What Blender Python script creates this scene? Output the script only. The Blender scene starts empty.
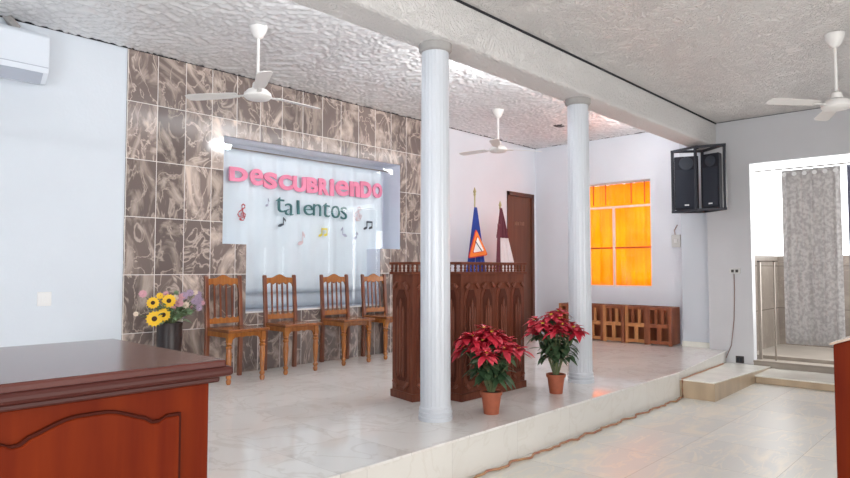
import bpy, bmesh, math, random
from mathutils import Vector, Matrix, noise
random.seed(7)
PI = math.pi
S = bpy.context.scene
COL = S.collection

# ------------------------------------------------------------------ camera, world, lights, exposure
FPX = 640.0
PITCH = math.atan((269 - 239) / FPX)
AX = math.radians(42.882)
H = 1.5
fh = Vector((math.cos(AX), math.sin(AX), 0)); RT = Vector((math.sin(AX), -math.cos(AX), 0))
FW = fh * math.cos(PITCH) + Vector((0, 0, math.sin(PITCH))); UP = RT.cross(FW)
cd = bpy.data.cameras.new('camera'); cam = bpy.data.objects.new('camera', cd); COL.objects.link(cam)
cd.sensor_width = 36; cd.lens = FPX / 850 * 36; cd.clip_start = 0.05; cd.clip_end = 200
cam.matrix_world = Matrix(((RT.x, UP.x, -FW.x, 0), (RT.y, UP.y, -FW.y, 0), (RT.z, UP.z, -FW.z, H), (0, 0, 0, 1)))
S.camera = cam

w = bpy.data.worlds.new('sky'); S.world = w; w.use_nodes = True
w.node_tree.nodes['Background'].inputs[0].default_value = (0.93, 0.97, 1.0, 1)
w.node_tree.nodes['Background'].inputs[1].default_value = 3.2

def area(name, loc, target, sx, sy, power, color=(1, 1, 1)):
    l = bpy.data.lights.new(name, 'AREA'); l.shape = 'RECTANGLE'; l.size = sx; l.size_y = sy
    l.energy = power; l.color = color
    o = bpy.data.objects.new(name, l); COL.objects.link(o); o.location = loc
    o.rotation_euler = (Vector(target) - Vector(loc)).to_track_quat('-Z', 'Y').to_euler()
    return o
area('daylight_rear_window', (-2.85, 1.6, 1.8), (4, 4.2, 3.5), 4.0, 2.2, 240, (0.92, 0.96, 1.0))
area('daylight_side_window', (3.2, -3.35, 1.7), (4.2, 3, 3.2), 6.0, 2.2, 245, (1.0, 0.97, 0.93))
area('daylight_doorway', (10.5, 1.9, 1.9), (6, 2.9, 1.8), 1.9, 2.2, 45, (1.0, 0.98, 0.95))
area('added_light_behind_beam', (5.45, 3.74, 3.55), (5.2, 6.7, 3.75), 0.35, 0.08, 20, (0.97, 0.99, 1.0))  # unseen light added for stage ceiling highlights and the tile glint, no fixture
area('added_light_behind_beam', (9.2, 3.74, 3.55), (8.7, 6.7, 3.7), 0.4, 0.10, 10, (1.0, 0.97, 0.95))  # second added light further along the beam, source unseen
area('added_uplight_behind_beam', (5.6, 3.80, 3.58), (5.6, 3.80, 3.80), 8.0, 0.10, 75, (0.97, 0.99, 1.0)).rotation_euler = (math.radians(180 - 10), 0, math.radians(0))  # long unseen uplight, added to brighten the stage ceiling beside the beam
area('daylight_orange_window', (10.75, 5.1, 2.2), (9, 5.1, 2.1), 1.7, 1.8, 12, (1.0, 0.9, 0.75))

S.view_settings.view_transform = 'Standard'; S.view_settings.look = 'None'
S.view_settings.gamma = 1.0; S.view_settings.use_curve_mapping = False
S.view_settings.exposure = 0.48

def at(x, y, ax, v):
    d = FW + RT * ((x - 425) / FPX) - UP * ((y - 239) / FPX)
    o = Vector((0, 0, H)); return o + d * ((v - o[ax]) / d[ax])

# ------------------------------------------------------------------ materials
MATS = {}
def mat(name, col, rough=0.6, var=0.0, scale=8.0, stretch=(1, 1, 1), bump=0.0, bscale=None, metal=0.0, spec=0.5, col2=None, detail=4, coat=0.0, sub=0.0):
    if name in MATS: return MATS[name]
    m = bpy.data.materials.new(name); m.use_nodes = True; MATS[name] = m
    nt = m.node_tree; N = nt.nodes; L = nt.links; b = N['Principled BSDF']
    b.inputs['Roughness'].default_value = rough; b.inputs['Metallic'].default_value = metal
    b.inputs['Specular IOR Level'].default_value = spec; b.inputs['Coat Weight'].default_value = coat
    b.inputs['Coat Roughness'].default_value = 0.12
    b.inputs['Base Color'].default_value = (*col, 1)
    tc = N.new('ShaderNodeTexCoord'); mp = N.new('ShaderNodeMapping'); mp.inputs['Scale'].default_value = stretch
    L.new(tc.outputs['Object'], mp.inputs['Vector'])
    if var or col2:
        n = N.new('ShaderNodeTexNoise'); n.inputs['Scale'].default_value = scale; n.inputs['Detail'].default_value = detail
        L.new(mp.outputs[0], n.inputs['Vector'])
        r = N.new('ShaderNodeValToRGB'); r.color_ramp.elements[0].position = 0.3; r.color_ramp.elements[1].position = 0.7
        c2 = col2 or tuple(min(1, c * (1 + var)) for c in col); c1 = col if col2 else tuple(c * (1 - var) for c in col)
        r.color_ramp.elements[0].color = (*c1, 1); r.color_ramp.elements[1].color = (*c2, 1)
        L.new(n.outputs['Fac'], r.inputs[0]); L.new(r.outputs[0], b.inputs['Base Color'])
    if bump:
        n2 = N.new('ShaderNodeTexNoise'); n2.inputs['Scale'].default_value = bscale or scale; n2.inputs['Detail'].default_value = 5
        L.new(mp.outputs[0], n2.inputs['Vector'])
        bp = N.new('ShaderNodeBump'); bp.inputs['Strength'].default_value = bump; bp.inputs['Distance'].default_value = 0.02
        L.new(n2.outputs['Fac'], bp.inputs['Height']); L.new(bp.outputs[0], b.inputs['Normal'])
    return m

def mathn(N, L, op, a, b=None):
    n = N.new('ShaderNodeMath'); n.operation = op
    for i, v in enumerate((a, b)):
        if v is None: continue
        if isinstance(v, (int, float)): n.inputs[i].default_value = v
        else: L.new(v, n.inputs[i])
    return n.outputs[0]

def tile_mat(name, ax_u, u0, du, ax_v, v0, dv, base, vein, dark, rough, grout_col, gw=0.004, vscale=1.6, vstretch=(1, 1, 1), vein_lo=0.5, vein_hi=0.62, tilevar=0.12, distort=2.5, bump=0.0):
    m = bpy.data.materials.new(name); m.use_nodes = True; MATS[name] = m
    nt = m.node_tree; N = nt.nodes; L = nt.links; b = N['Principled BSDF']; b.inputs['Roughness'].default_value = rough
    geo = N.new('ShaderNodeNewGeometry'); sp = N.new('ShaderNodeSeparateXYZ'); L.new(geo.outputs['Position'], sp.inputs[0])
    u = mathn(N, L, 'DIVIDE', mathn(N, L, 'SUBTRACT', sp.outputs[ax_u], u0), du)
    v = mathn(N, L, 'DIVIDE', mathn(N, L, 'SUBTRACT', sp.outputs[ax_v], v0), dv)
    fu = mathn(N, L, 'FLOOR', u); fv = mathn(N, L, 'FLOOR', v)
    cid = N.new('ShaderNodeCombineXYZ'); L.new(fu, cid.inputs[0]); L.new(fv, cid.inputs[1])
    wn = N.new('ShaderNodeTexWhiteNoise'); wn.noise_dimensions = '3D'; L.new(cid.outputs[0], wn.inputs['Vector'])
    sc = N.new('ShaderNodeVectorMath'); sc.operation = 'SCALE'; sc.inputs['Scale'].default_value = 30; L.new(wn.outputs['Color'], sc.inputs[0])
    mp = N.new('ShaderNodeVectorMath'); mp.operation = 'MULTIPLY'; mp.inputs[1].default_value = vstretch; L.new(geo.outputs['Position'], mp.inputs[0])
    add = N.new('ShaderNodeVectorMath'); L.new(mp.outputs[0], add.inputs[0]); L.new(sc.outputs[0], add.inputs[1])
    n1 = N.new('ShaderNodeTexNoise'); n1.inputs['Scale'].default_value = vscale; n1.inputs['Detail'].default_value = 6
    n1.inputs['Roughness'].default_value = 0.55; n1.inputs['Distortion'].default_value = distort; L.new(add.outputs[0], n1.inputs['Vector'])
    n2 = N.new('ShaderNodeTexNoise'); n2.inputs['Scale'].default_value = vscale * 0.6; n2.inputs['Detail'].default_value = 3; L.new(add.outputs[0], n2.inputs['Vector'])
    n3 = N.new('ShaderNodeTexNoise'); n3.inputs['Scale'].default_value = vscale * 1.3; n3.inputs['Detail'].default_value = 4; n3.inputs['Distortion'].default_value = distort * 0.8; L.new(add.outputs[0], n3.inputs['Vector'])
    # thin veins where the noise crosses 0.5
    a3 = mathn(N, L, 'ABSOLUTE', mathn(N, L, 'SUBTRACT', n3.outputs['Fac'], 0.5))
    rv = N.new('ShaderNodeValToRGB'); rv.color_ramp.elements[0].position = 0.0; rv.color_ramp.elements[0].color = (0.75, 0.75, 0.75, 1)
    rv.color_ramp.elements[1].position = 0.028; rv.color_ramp.elements[1].color = (0, 0, 0, 1); L.new(a3, rv.inputs[0])
    r1 = N.new('ShaderNodeValToRGB'); r1.color_ramp.elements[0].position = vein_lo; r1.color_ramp.elements[0].color = (0, 0, 0, 1)
    r1.color_ramp.elements[1].position = vein_hi; r1.color_ramp.elements[1].color = (0.9, 0.9, 0.9, 1); L.new(n1.outputs['Fac'], r1.inputs[0])
    mx = N.new('ShaderNodeMix'); mx.data_type = 'RGBA'; L.new(n2.outputs['Fac'], mx.inputs[0])
    mx.inputs[6].default_value = (*dark, 1); mx.inputs[7].default_value = (*base, 1)
    fac = mathn(N, L, 'MAXIMUM', r1.outputs[0], rv.outputs[0])
    m2 = N.new('ShaderNodeMix'); m2.data_type = 'RGBA'; L.new(fac, m2.inputs[0]); L.new(mx.outputs[2], m2.inputs[6]); m2.inputs[7].default_value = (*vein, 1)
    hs = N.new('ShaderNodeHueSaturation'); L.new(m2.outputs[2], hs.inputs['Color'])
    L.new(mathn(N, L, 'ADD', mathn(N, L, 'MULTIPLY', wn.outputs['Value'], 2 * tilevar), 1 - tilevar), hs.inputs['Value'])
    # grout
    ru = mathn(N, L, 'FRACT', u); rw = mathn(N, L, 'FRACT', v)
    eu = mathn(N, L, 'MULTIPLY', mathn(N, L, 'MINIMUM', ru, mathn(N, L, 'SUBTRACT', 1.0, ru)), du)
    ev = mathn(N, L, 'MULTIPLY', mathn(N, L, 'MINIMUM', rw, mathn(N, L, 'SUBTRACT', 1.0, rw)), dv)
    g = mathn(N, L, 'LESS_THAN', mathn(N, L, 'MINIMUM', eu, ev), gw)
    m3 = N.new('ShaderNodeMix'); m3.data_type = 'RGBA'; L.new(g, m3.inputs[0]); L.new(hs.outputs[0], m3.inputs[6]); m3.inputs[7].default_value = (*grout_col, 1)
    L.new(m3.outputs[2], b.inputs['Base Color'])
    L.new(mathn(N, L, 'ADD', mathn(N, L, 'MULTIPLY', g, 0.5), rough), b.inputs['Roughness'])
    return m

def stucco(name, col, rough, strength, scale, dist, spec=0.5):
    m = bpy.data.materials.new(name); m.use_nodes = True; MATS[name] = m
    nt = m.node_tree; N = nt.nodes; L = nt.links; b = N['Principled BSDF']
    b.inputs['Base Color'].default_value = (*col, 1); b.inputs['Roughness'].default_value = rough; b.inputs['Specular IOR Level'].default_value = spec
    geo = N.new('ShaderNodeNewGeometry')
    big = N.new('ShaderNodeTexNoise'); big.inputs['Scale'].default_value = 2.2; big.inputs['Detail'].default_value = 2; L.new(geo.outputs['Position'], big.inputs['Vector'])
    mul = N.new('ShaderNodeVectorMath'); mul.operation = 'SCALE'; mul.inputs['Scale'].default_value = 0.5; L.new(big.outputs['Color'], mul.inputs[0])
    ad = N.new('ShaderNodeVectorMath'); L.new(geo.outputs['Position'], ad.inputs[0]); L.new(mul.outputs[0], ad.inputs[1])
    n = N.new('ShaderNodeTexNoise'); n.inputs['Scale'].default_value = scale; n.inputs['Detail'].default_value = 3; n.inputs['Distortion'].default_value = 1.2
    L.new(ad.outputs[0], n.inputs['Vector'])
    r = N.new('ShaderNodeValToRGB'); r.color_ramp.elements[0].position = 0.38; r.color_ramp.elements[1].position = 0.62; L.new(n.outputs['Fac'], r.inputs[0])
    bp = N.new('ShaderNodeBump'); bp.inputs['Strength'].default_value = strength; bp.inputs['Distance'].default_value = dist
    L.new(r.outputs[0], bp.inputs['Height']); L.new(bp.outputs[0], b.inputs['Normal'])
    return m

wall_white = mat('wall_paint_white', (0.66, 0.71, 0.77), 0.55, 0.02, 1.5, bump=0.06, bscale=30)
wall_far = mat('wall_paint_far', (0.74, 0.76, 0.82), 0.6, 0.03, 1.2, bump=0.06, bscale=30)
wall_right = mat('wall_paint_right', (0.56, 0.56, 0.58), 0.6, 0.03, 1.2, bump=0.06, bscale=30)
reveal_paint = mat('reveal_paint', (0.66, 0.70, 0.80), 0.5, 0.02, 2)
ceil_stage = stucco('ceiling_stucco_glossy', (0.93, 0.925, 0.93), 0.22, 1.0, 22, 0.16, 1.0)
ceil_main = stucco('ceiling_stucco', (0.84, 0.81, 0.79), 0.5, 0.9, 24, 0.025)
beam_m = stucco('beam_plaster', (0.72, 0.70, 0.69), 0.7, 0.7, 24, 0.018)
black_gap = mat('dark_gap', (0.02, 0.02, 0.025), 0.9)
TU = 2.695
tile_wall = tile_mat('marbled_brown_tile', 0, TU, 0.3148, 2, 0.24, 0.6, (0.24, 0.185, 0.165), (0.62, 0.51, 0.44), (0.13, 0.103, 0.098), 0.09, (0.74, 0.70, 0.66), 0.0036, 1.7, (1.3, 1, 0.75), 0.49, 0.68, 0.25, 2.6)
stage_floor = tile_mat('polished_cream_tile', 0, 0.05, 0.6, 1, 2.975, 0.6, (0.86, 0.84, 0.81), (0.70, 0.66, 0.62), (0.78, 0.755, 0.73), 0.06, (0.42, 0.40, 0.38), 0.0018, 1.3, (1, 1, 1), 0.55, 0.72, 0.04, 2.0)
main_floor = tile_mat('cream_marble_tile', 0, 0.3, 0.8, 1, 2.93, 0.8, (0.76, 0.74, 0.68), (0.82, 0.75, 0.64), (0.62, 0.61, 0.58), 0.38, (0.50, 0.46, 0.41), 0.0018, 1.1, (0.6, 1.6, 1), 0.52, 0.68, 0.05, 2.6)
riser_m = tile_mat('riser_cream_tile', 0, 0.27, 0.8, 2, -0.5, 2.0, (0.78, 0.76, 0.72), (0.70, 0.67, 0.62), (0.72, 0.70, 0.66), 0.2, (0.5, 0.48, 0.45), 0.0015, 1.5, (1, 1, 1), 0.55, 0.75, 0.03, 2.0)
step_m = mat('step_tile_tan', (0.46, 0.35, 0.24), 0.3, 0.15, 5, (1, 1, 0.3))
step_top = mat('step_tile_top', (0.84, 0.82, 0.75), 0.15, 0.06, 4)
col_m = mat('column_gloss_white', (0.60, 0.63, 0.68), 0.28, bump=0.03, bscale=20)
plaster_grey = mat('plaster_grey', (0.36, 0.345, 0.335), 0.8, 0.1, 10, bump=0.3, bscale=40)
desk_w = mat('varnished_red_wood', (0.105, 0.009, 0.0012), 0.5, scale=3.0, stretch=(6, 6, 0.5), col2=(0.155, 0.018, 0.002), spec=0.08)
desk_mould = mat('varnished_moulding', (0.055, 0.009, 0.006), 0.4, spec=0.3)
desk_top = mat('varnished_dark_top', (0.07, 0.013, 0.009), 0.18, scale=3.0, stretch=(0.6, 6, 6), col2=(0.11, 0.022, 0.014), coat=0.1, spec=0.4)
desk_dark = mat('panel_groove', (0.05, 0.006, 0.002), 0.5, spec=0.1)
chair_w = mat('honey_wood', (0.28, 0.085, 0.018), 0.25, scale=5, stretch=(5, 5, 0.6), col2=(0.46, 0.17, 0.035), coat=0.5)
chair_s = mat('chair_seat_wood', (0.20, 0.058, 0.016), 0.25, scale=5, stretch=(5, 0.6, 5), col2=(0.32, 0.11, 0.028), coat=0.4)
chair_d = mat('chair_post_wood', (0.15, 0.040, 0.018), 0.3, scale=5, stretch=(5, 5, 0.6), col2=(0.24, 0.07, 0.025), coat=0.4)
pulpit_w = mat('carved_brown_wood', (0.11, 0.028, 0.014), 0.5, scale=4, stretch=(5, 5, 0.5), col2=(0.19, 0.055, 0.028), spec=0.25)
pulpit_l = mat('carved_wood_flute', (0.15, 0.044, 0.024), 0.35, scale=4, stretch=(5, 5, 0.5), col2=(0.22, 0.07, 0.04), coat=0.15, spec=0.3)
door_w = mat('door_wood', (0.11, 0.042, 0.026), 0.5, scale=3, stretch=(6, 6, 0.4), col2=(0.16, 0.062, 0.038))
door_fr = mat('door_frame_wood', (0.10, 0.032, 0.022), 0.4, scale=3, stretch=(6, 6, 0.4), col2=(0.14, 0.05, 0.03))
lat_a = mat('slatted_wood_dark', (0.20, 0.055, 0.025), 0.35, scale=4, stretch=(4, 4, 0.6), col2=(0.32, 0.10, 0.04))
lat_b = mat('slatted_wood_light', (0.42, 0.17, 0.06), 0.35, scale=4, stretch=(4, 4, 0.6), col2=(0.58, 0.26, 0.10))
white_pl = mat('white_plastic', (0.80, 0.80, 0.80), 0.35)
fan_wh = mat('fan_white', (0.78, 0.76, 0.74), 0.4)
fan_blade = mat('fan_blade', (0.62, 0.59, 0.57), 0.5)
cream_pl = mat('cream_plastic', (0.62, 0.62, 0.60), 0.45)
ac_m = mat('air_conditioner_plastic', (0.72, 0.77, 0.84), 0.35)
ac_d = mat('air_conditioner_slot', (0.42, 0.46, 0.54), 0.5)
yellow_m = mat('yellow_paper', (0.75, 0.80, 0.05), 0.7)
black_m = mat('black_metal', (0.018, 0.02, 0.03), 0.5)
spk_m = mat('speaker_black', (0.010, 0.011, 0.019), 0.8, bump=0.2, bscale=150)
spk_g = mat('speaker_grille', (0.022, 0.027, 0.042), 0.8, bump=0.6, bscale=220)
spk_c = mat('speaker_cone', (0.035, 0.042, 0.058), 0.7)
terra = mat('terracotta', (0.36, 0.095, 0.045), 0.6, 0.12, 20)
soil = mat('soil', (0.06, 0.045, 0.035), 0.95, 0.4, 60)
bract = mat('bract_red', (0.42, 0.012, 0.03), 0.5, scale=6, col2=(0.62, 0.03, 0.06))
leaf_g = mat('leaf_green', (0.035, 0.075, 0.035), 0.5, scale=8, col2=(0.07, 0.13, 0.06))
stem_g = mat('stem_green', (0.13, 0.16, 0.07), 0.6)
pale_leaf = mat('leaf_pale', (0.20, 0.30, 0.16), 0.6)
yel_pet = mat('petal_yellow', (0.90, 0.55, 0.02), 0.5)
pink_pet = mat('petal_pink', (0.62, 0.32, 0.36), 0.6)
lil_pet = mat('petal_lilac', (0.36, 0.26, 0.36), 0.6)
cream_pet = mat('petal_cream', (0.75, 0.62, 0.50), 0.6)
dark_c = mat('flower_centre', (0.06, 0.03, 0.015), 0.8)
vase_m = mat('dark_vase_glaze', (0.022, 0.014, 0.014), 0.35, coat=0.1)
curt_bl = mat('pale_blue_cloth', (0.72, 0.81, 0.88), 0.8, 0.03, 3)
curt_gr = None
flag_b = mat('flag_blue', (0.012, 0.045, 0.30), 0.65, 0.15, 5)
flag_mar = mat('flag_maroon', (0.13, 0.018, 0.035), 0.65)
flag_wh = mat('flag_white', (0.74, 0.68, 0.70), 0.65)
pole_m = mat('flag_pole_brass', (0.45, 0.40, 0.20), 0.4, metal=0.3)
or_m = mat('emblem_orange', (0.85, 0.22, 0.03), 0.6)
red_m = mat('emblem_red', (0.55, 0.03, 0.04), 0.6)
wh_m = mat('emblem_white', (0.85, 0.85, 0.85), 0.6)
pink_l = mat('pink_paper', (0.88, 0.27, 0.42), 0.6, 0.05, 6)
pink_d = mat('pink_paper_edge', (0.66, 0.10, 0.26), 0.6)
teal_l = mat('teal_paper', (0.045, 0.17, 0.18), 0.6)
blk_p = mat('black_paper', (0.04, 0.055, 0.08), 0.6)
red_p = mat('red_paper', (0.50, 0.05, 0.06), 0.6)
yel_p = mat('yellow_card', (0.85, 0.72, 0.08), 0.6)
rose_p = mat('rose_paper', (0.72, 0.56, 0.60), 0.6)
lilac_p = mat('grey_violet_paper', (0.36, 0.38, 0.50), 0.6)
frame_w = mat('window_frame_paint', (0.72, 0.70, 0.66), 0.45)
frame_dk = mat('window_bar_dark', (0.35, 0.10, 0.02), 0.5)
cable_m = mat('cable_brown', (0.28, 0.17, 0.14), 0.6)
cable_r = mat('cable_red', (0.40, 0.14, 0.10), 0.6, scale=14, col2=(0.50, 0.30, 0.14))
porch_t = tile_mat('porch_marble', 1, 0.1, 0.42, 2, 0.15, 0.7, (0.23, 0.19, 0.155), (0.28, 0.235, 0.19), (0.19, 0.155, 0.13), 0.35, (0.13, 0.105, 0.09), 0.006, 1.6, (1, 1, 1), 0.5, 0.65, 0.06, 2.0)
porch_f = mat('porch_floor', (0.30, 0.26, 0.22), 0.3, 0.1, 4)
alu = mat('aluminium_frame', (0.26, 0.22, 0.185), 0.6)
switch_m = mat('switch_plate', (0.80, 0.80, 0.80), 0.4)
dkbr = mat('outlet_dark', (0.05, 0.045, 0.045), 0.6)
vent_m = mat('vent_dark', (0.06, 0.055, 0.055), 0.8)

def cloth_translucent(name, c1, c2, mixf, scale=30, thr=(0.45, 0.6), folds=None):
    m = bpy.data.materials.new(name); m.use_nodes = True; nt = m.node_tree; N = nt.nodes; L = nt.links
    b = N['Principled BSDF']; b.inputs['Roughness'].default_value = 0.85
    tc = N.new('ShaderNodeTexCoord'); n = N.new('ShaderNodeTexNoise'); n.inputs['Scale'].default_value = scale; n.inputs['Detail'].default_value = 4
    L.new(tc.outputs['Object'], n.inputs['Vector'])
    r = N.new('ShaderNodeValToRGB'); r.color_ramp.elements[0].position = thr[0]; r.color_ramp.elements[1].position = thr[1]
    r.color_ramp.elements[0].color = (*c1, 1); r.color_ramp.elements[1].color = (*c2, 1); L.new(n.outputs['Fac'], r.inputs[0])
    L.new(r.outputs[0], b.inputs['Base Color'])
    t = N.new('ShaderNodeBsdfTranslucent'); L.new(r.outputs[0], t.inputs['Color'])
    mx = N.new('ShaderNodeMixShader'); mx.inputs[0].default_value = mixf
    L.new(b.outputs[0], mx.inputs[1]); L.new(t.outputs[0], mx.inputs[2]); L.new(mx.outputs[0], N['Material Output'].inputs['Surface'])
    return m
curt_gr = cloth_translucent('grey_printed_curtain', (0.42, 0.40, 0.395), (0.56, 0.54, 0.53), 0.3, 22, (0.42, 0.58))
curt_dk = cloth_translucent('dark_curtain', (0.16, 0.16, 0.22), (0.24, 0.24, 0.32), 0.2, 9)
curt_or = cloth_translucent('orange_curtain', (1.0, 0.40, 0.008), (1.0, 0.46, 0.012), 0.6, 1.5)

def glass(name, f=0.025):
    m = bpy.data.materials.new(name); m.use_nodes = True; nt = m.node_tree; N = nt.nodes; L = nt.links
    N.remove(N['Principled BSDF'])
    t = N.new('ShaderNodeBsdfTransparent'); g = N.new('ShaderNodeBsdfGlossy'); g.inputs['Roughness'].default_value = 0.02
    lw = N.new('ShaderNodeLayerWeight'); lw.inputs['Blend'].default_value = 0.5
    fr = mathn(N, L, 'ADD', mathn(N, L, 'MULTIPLY', mathn(N, L, 'POWER', lw.outputs['Facing'], 4.0), 0.5), f)
    mx = N.new('ShaderNodeMixShader'); L.new(fr, mx.inputs[0]); L.new(t.outputs[0], mx.inputs[1]); L.new(g.outputs[0], mx.inputs[2])
    L.new(mx.outputs[0], N['Material Output'].inputs['Surface'])
    return m
glass_m = glass('window_glass')

# ------------------------------------------------------------------ mesh helpers
def B(): return bmesh.new()
def box(bm, x0, x1, y0, y1, z0, z1, M=None):
    vs = [Vector((x, y, z)) for x in (x0, x1) for y in (y0, y1) for z in (z0, z1)]
    if M: vs = [M @ v for v in vs]
    v = [bm.verts.new(p) for p in vs]
    for f in ((0, 1, 3, 2), (4, 6, 7, 5), (0, 4, 5, 1), (2, 3, 7, 6), (0, 2, 6, 4), (1, 5, 7, 3)): bm.faces.new([v[i] for i in f])
    return bm
def prism(bm, pts, d, axis='y', o=0.0, M=None):
    """polygon pts (a,b); extruded along axis from o to o+d"""
    def P(a, b, c):
        p = {'y': (a, c, b), 'x': (c, a, b), 'z': (a, b, c)}[axis]; p = Vector(p); return M @ p if M else p
    A = [bm.verts.new(P(a, b, o)) for a, b in pts]; C = [bm.verts.new(P(a, b, o + d)) for a, b in pts]
    n = len(pts)
    bm.faces.new(A); bm.faces.new(C[::-1])
    for i in range(n): bm.faces.new((A[i], C[i], C[(i + 1) % n], A[(i + 1) % n]))
    return bm
def lathe(bm, prof, c=(0, 0, 0), n=20, M=None, flute=None):
    rings = []
    for r, z in prof:
        ring = []
        for k in range(n):
            a = 2 * PI * k / n; rr = r * (1 - (flute if flute and k % 2 else 0))
            p = Vector((c[0] + rr * math.cos(a), c[1] + rr * math.sin(a), c[2] + z)); ring.append(bm.verts.new(M @ p if M else p))
        rings.append(ring)
    for a, b in zip(rings, rings[1:]):
        for k in range(n): bm.faces.new((a[k], a[(k + 1) % n], b[(k + 1) % n], b[k]))
    bm.faces.new(rings[0][::-1]); bm.faces.new(rings[-1])
    return bm
def tube(bm, pts, r, n=8):
    pts = [Vector(p) for p in pts]; rings = []
    for i, p in enumerate(pts):
        t = (pts[min(i + 1, len(pts) - 1)] - pts[max(i - 1, 0)]).normalized()
        u = t.cross(Vector((0, 0, 1)));  u = t.cross(Vector((1, 0, 0))) if u.length < 0.2 else u
        u.normalize(); v = t.cross(u); rr = r[i] if isinstance(r, (list, tuple)) else r
        rings.append([bm.verts.new(p + (u * math.cos(2 * PI * k / n) + v * math.sin(2 * PI * k / n)) * rr) for k in range(n)])
    for a, b in zip(rings, rings[1:]):
        for k in range(n): bm.faces.new((a[k], a[(k + 1) % n], b[(k + 1) % n], b[k]))
    bm.faces.new(rings[0][::-1]); bm.faces.new(rings[-1]); return bm
def obj(name, bm, m, parent=None, bevel=0, smooth=False, loc=None, rz=None):
    bmesh.ops.recalc_face_normals(bm, faces=bm.faces)
    me = bpy.data.meshes.new(name); bm.to_mesh(me); bm.free(); me.materials.append(m)
    o = bpy.data.objects.new(name, me); COL.objects.link(o)
    if parent: o.parent = parent
    if bevel:
        b = o.modifiers.new('bevel', 'BEVEL'); b.width = bevel; b.segments = 2; b.limit_method = 'ANGLE'
    if smooth:
        for p in me.polygons: p.use_smooth = True
        if smooth != 'all':
            bm2 = bmesh.new(); bm2.from_mesh(me)
            for e in bm2.edges:
                if len(e.link_faces) == 2 and e.calc_face_angle() > 0.7: e.smooth = False
            bm2.to_mesh(me); bm2.free()
    if loc: o.location = loc
    if rz is not None: o.rotation_euler.z = rz
    return o
def tag(o, label, cat=None, group=None, kind=None):
    if label: o['label'] = label
    if cat: o['category'] = cat
    if group: o['group'] = group
    if kind: o['kind'] = kind
    return o
def thing(name, label, cat, loc=(0, 0, 0), rz=0.0, group=None):
    o = bpy.data.objects.new(name, None); COL.objects.link(o); o.location = loc; o.rotation_euler = (0, 0, rz)
    o.empty_display_size = 0.1
    return tag(o, label, cat, group)
def struct(name, bm, m, label=None, cat='room', **k):
    o = obj(name, bm, m, **k); o['kind'] = 'structure'
    if label: tag(o, label, cat)
    return o
def copy_tree(o, parent=None):
    c = o.copy(); COL.objects.link(c)
    if parent: c.parent = parent
    for ch in list(o.children): copy_tree(ch, c)
    return c

# ------------------------------------------------------------------ setting
WY = 6.70          # tiled wall
FX = 10.3          # far stage wall
RX = 10.0          # right wall of the nave
PY, PZ = 2.95, 0.30
ZS, ZM = 3.80, 3.70
BY0, BY1, BZ = 3.30, 3.64, 3.34
X0, Y0 = -3.0, -3.5

struct('floor', box(B(), X0, RX + 0.2, Y0, PY + 0.3, -0.1, 0.0), main_floor, 'cream marbled tile floor of the hall below the stage', 'floor')
def edge(x): return PY + max(0, x - 7.55) * 0.105
bm = prism(B(), [(X0, PY + .012), (7.55, PY + .012), (FX, edge(FX) + .012), (FX, WY + .3), (X0, WY + .3)], PZ - 0.02, 'z', 0)
struct('floor_stage_riser', bm, riser_m, 'cream tiled front riser of the raised stage', 'floor')
struct('floor_stage', prism(B(), [(X0, PY), (7.55, PY), (FX, edge(FX)), (FX, 3.3), (FX + .2, 3.3), (FX + .2, WY + .3), (X0, WY + .3)], 0.02, 'z', PZ - .02), stage_floor, 'polished pale tile floor of the raised stage', 'floor', bevel=0.004)
struct('ceiling', box(B(), X0, RX + 0.2, Y0, BY0, ZM, ZM + 0.15), ceil_main, 'grey stucco ceiling over the hall', 'ceiling')
struct('ceiling_stage', box(B(), X0, FX + 0.2, BY1, WY + 0.3, ZS, ZS + 0.15), ceil_stage, 'glossy rough stucco ceiling over the stage', 'ceiling')
bm = B(); nx, ny = 620, 190; prev = None          # hand-trowelled relief as real geometry on the underside
for i in range(nx + 1):
    x = 1.2 + (FX - 1.2) * i / nx; row = []
    for j in range(ny + 1):
        y = BY1 - 0.02 + (WY - BY1 + 0.02) * j / ny
        wx = 0.9 * noise.noise(Vector((x * 2.1, y * 2.1, 3.0))); a = noise.noise(Vector((x * 17 + wx * 6, y * 17 - wx * 6, 0))); b = noise.noise(Vector((x * 29, y * 29, 9 + wx)))
        hgt = max(-0.22, min(0.30, a + 0.6 * b))
        row.append(bm.verts.new((x, y, ZS - 0.006 - 0.028 * (hgt + .25))))
    if prev:
        for j in range(ny): bm.faces.new((prev[j], prev[j + 1], row[j + 1], row[j]))
    prev = row
struct('ceiling_stage_stucco', bm, mat('ceiling_relief_paint', (0.74, 0.74, 0.75), 0.22, spec=1.0), 'glossy rough stucco skin of the stage ceiling', 'ceiling', smooth='all')
struct('ceiling_beam', box(B(), X0, RX + 0.15, BY0, BY1, BZ, ZS + 0.15), beam_m, 'long plastered beam carried by the two white columns', 'beam', bevel=0.03)

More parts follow.
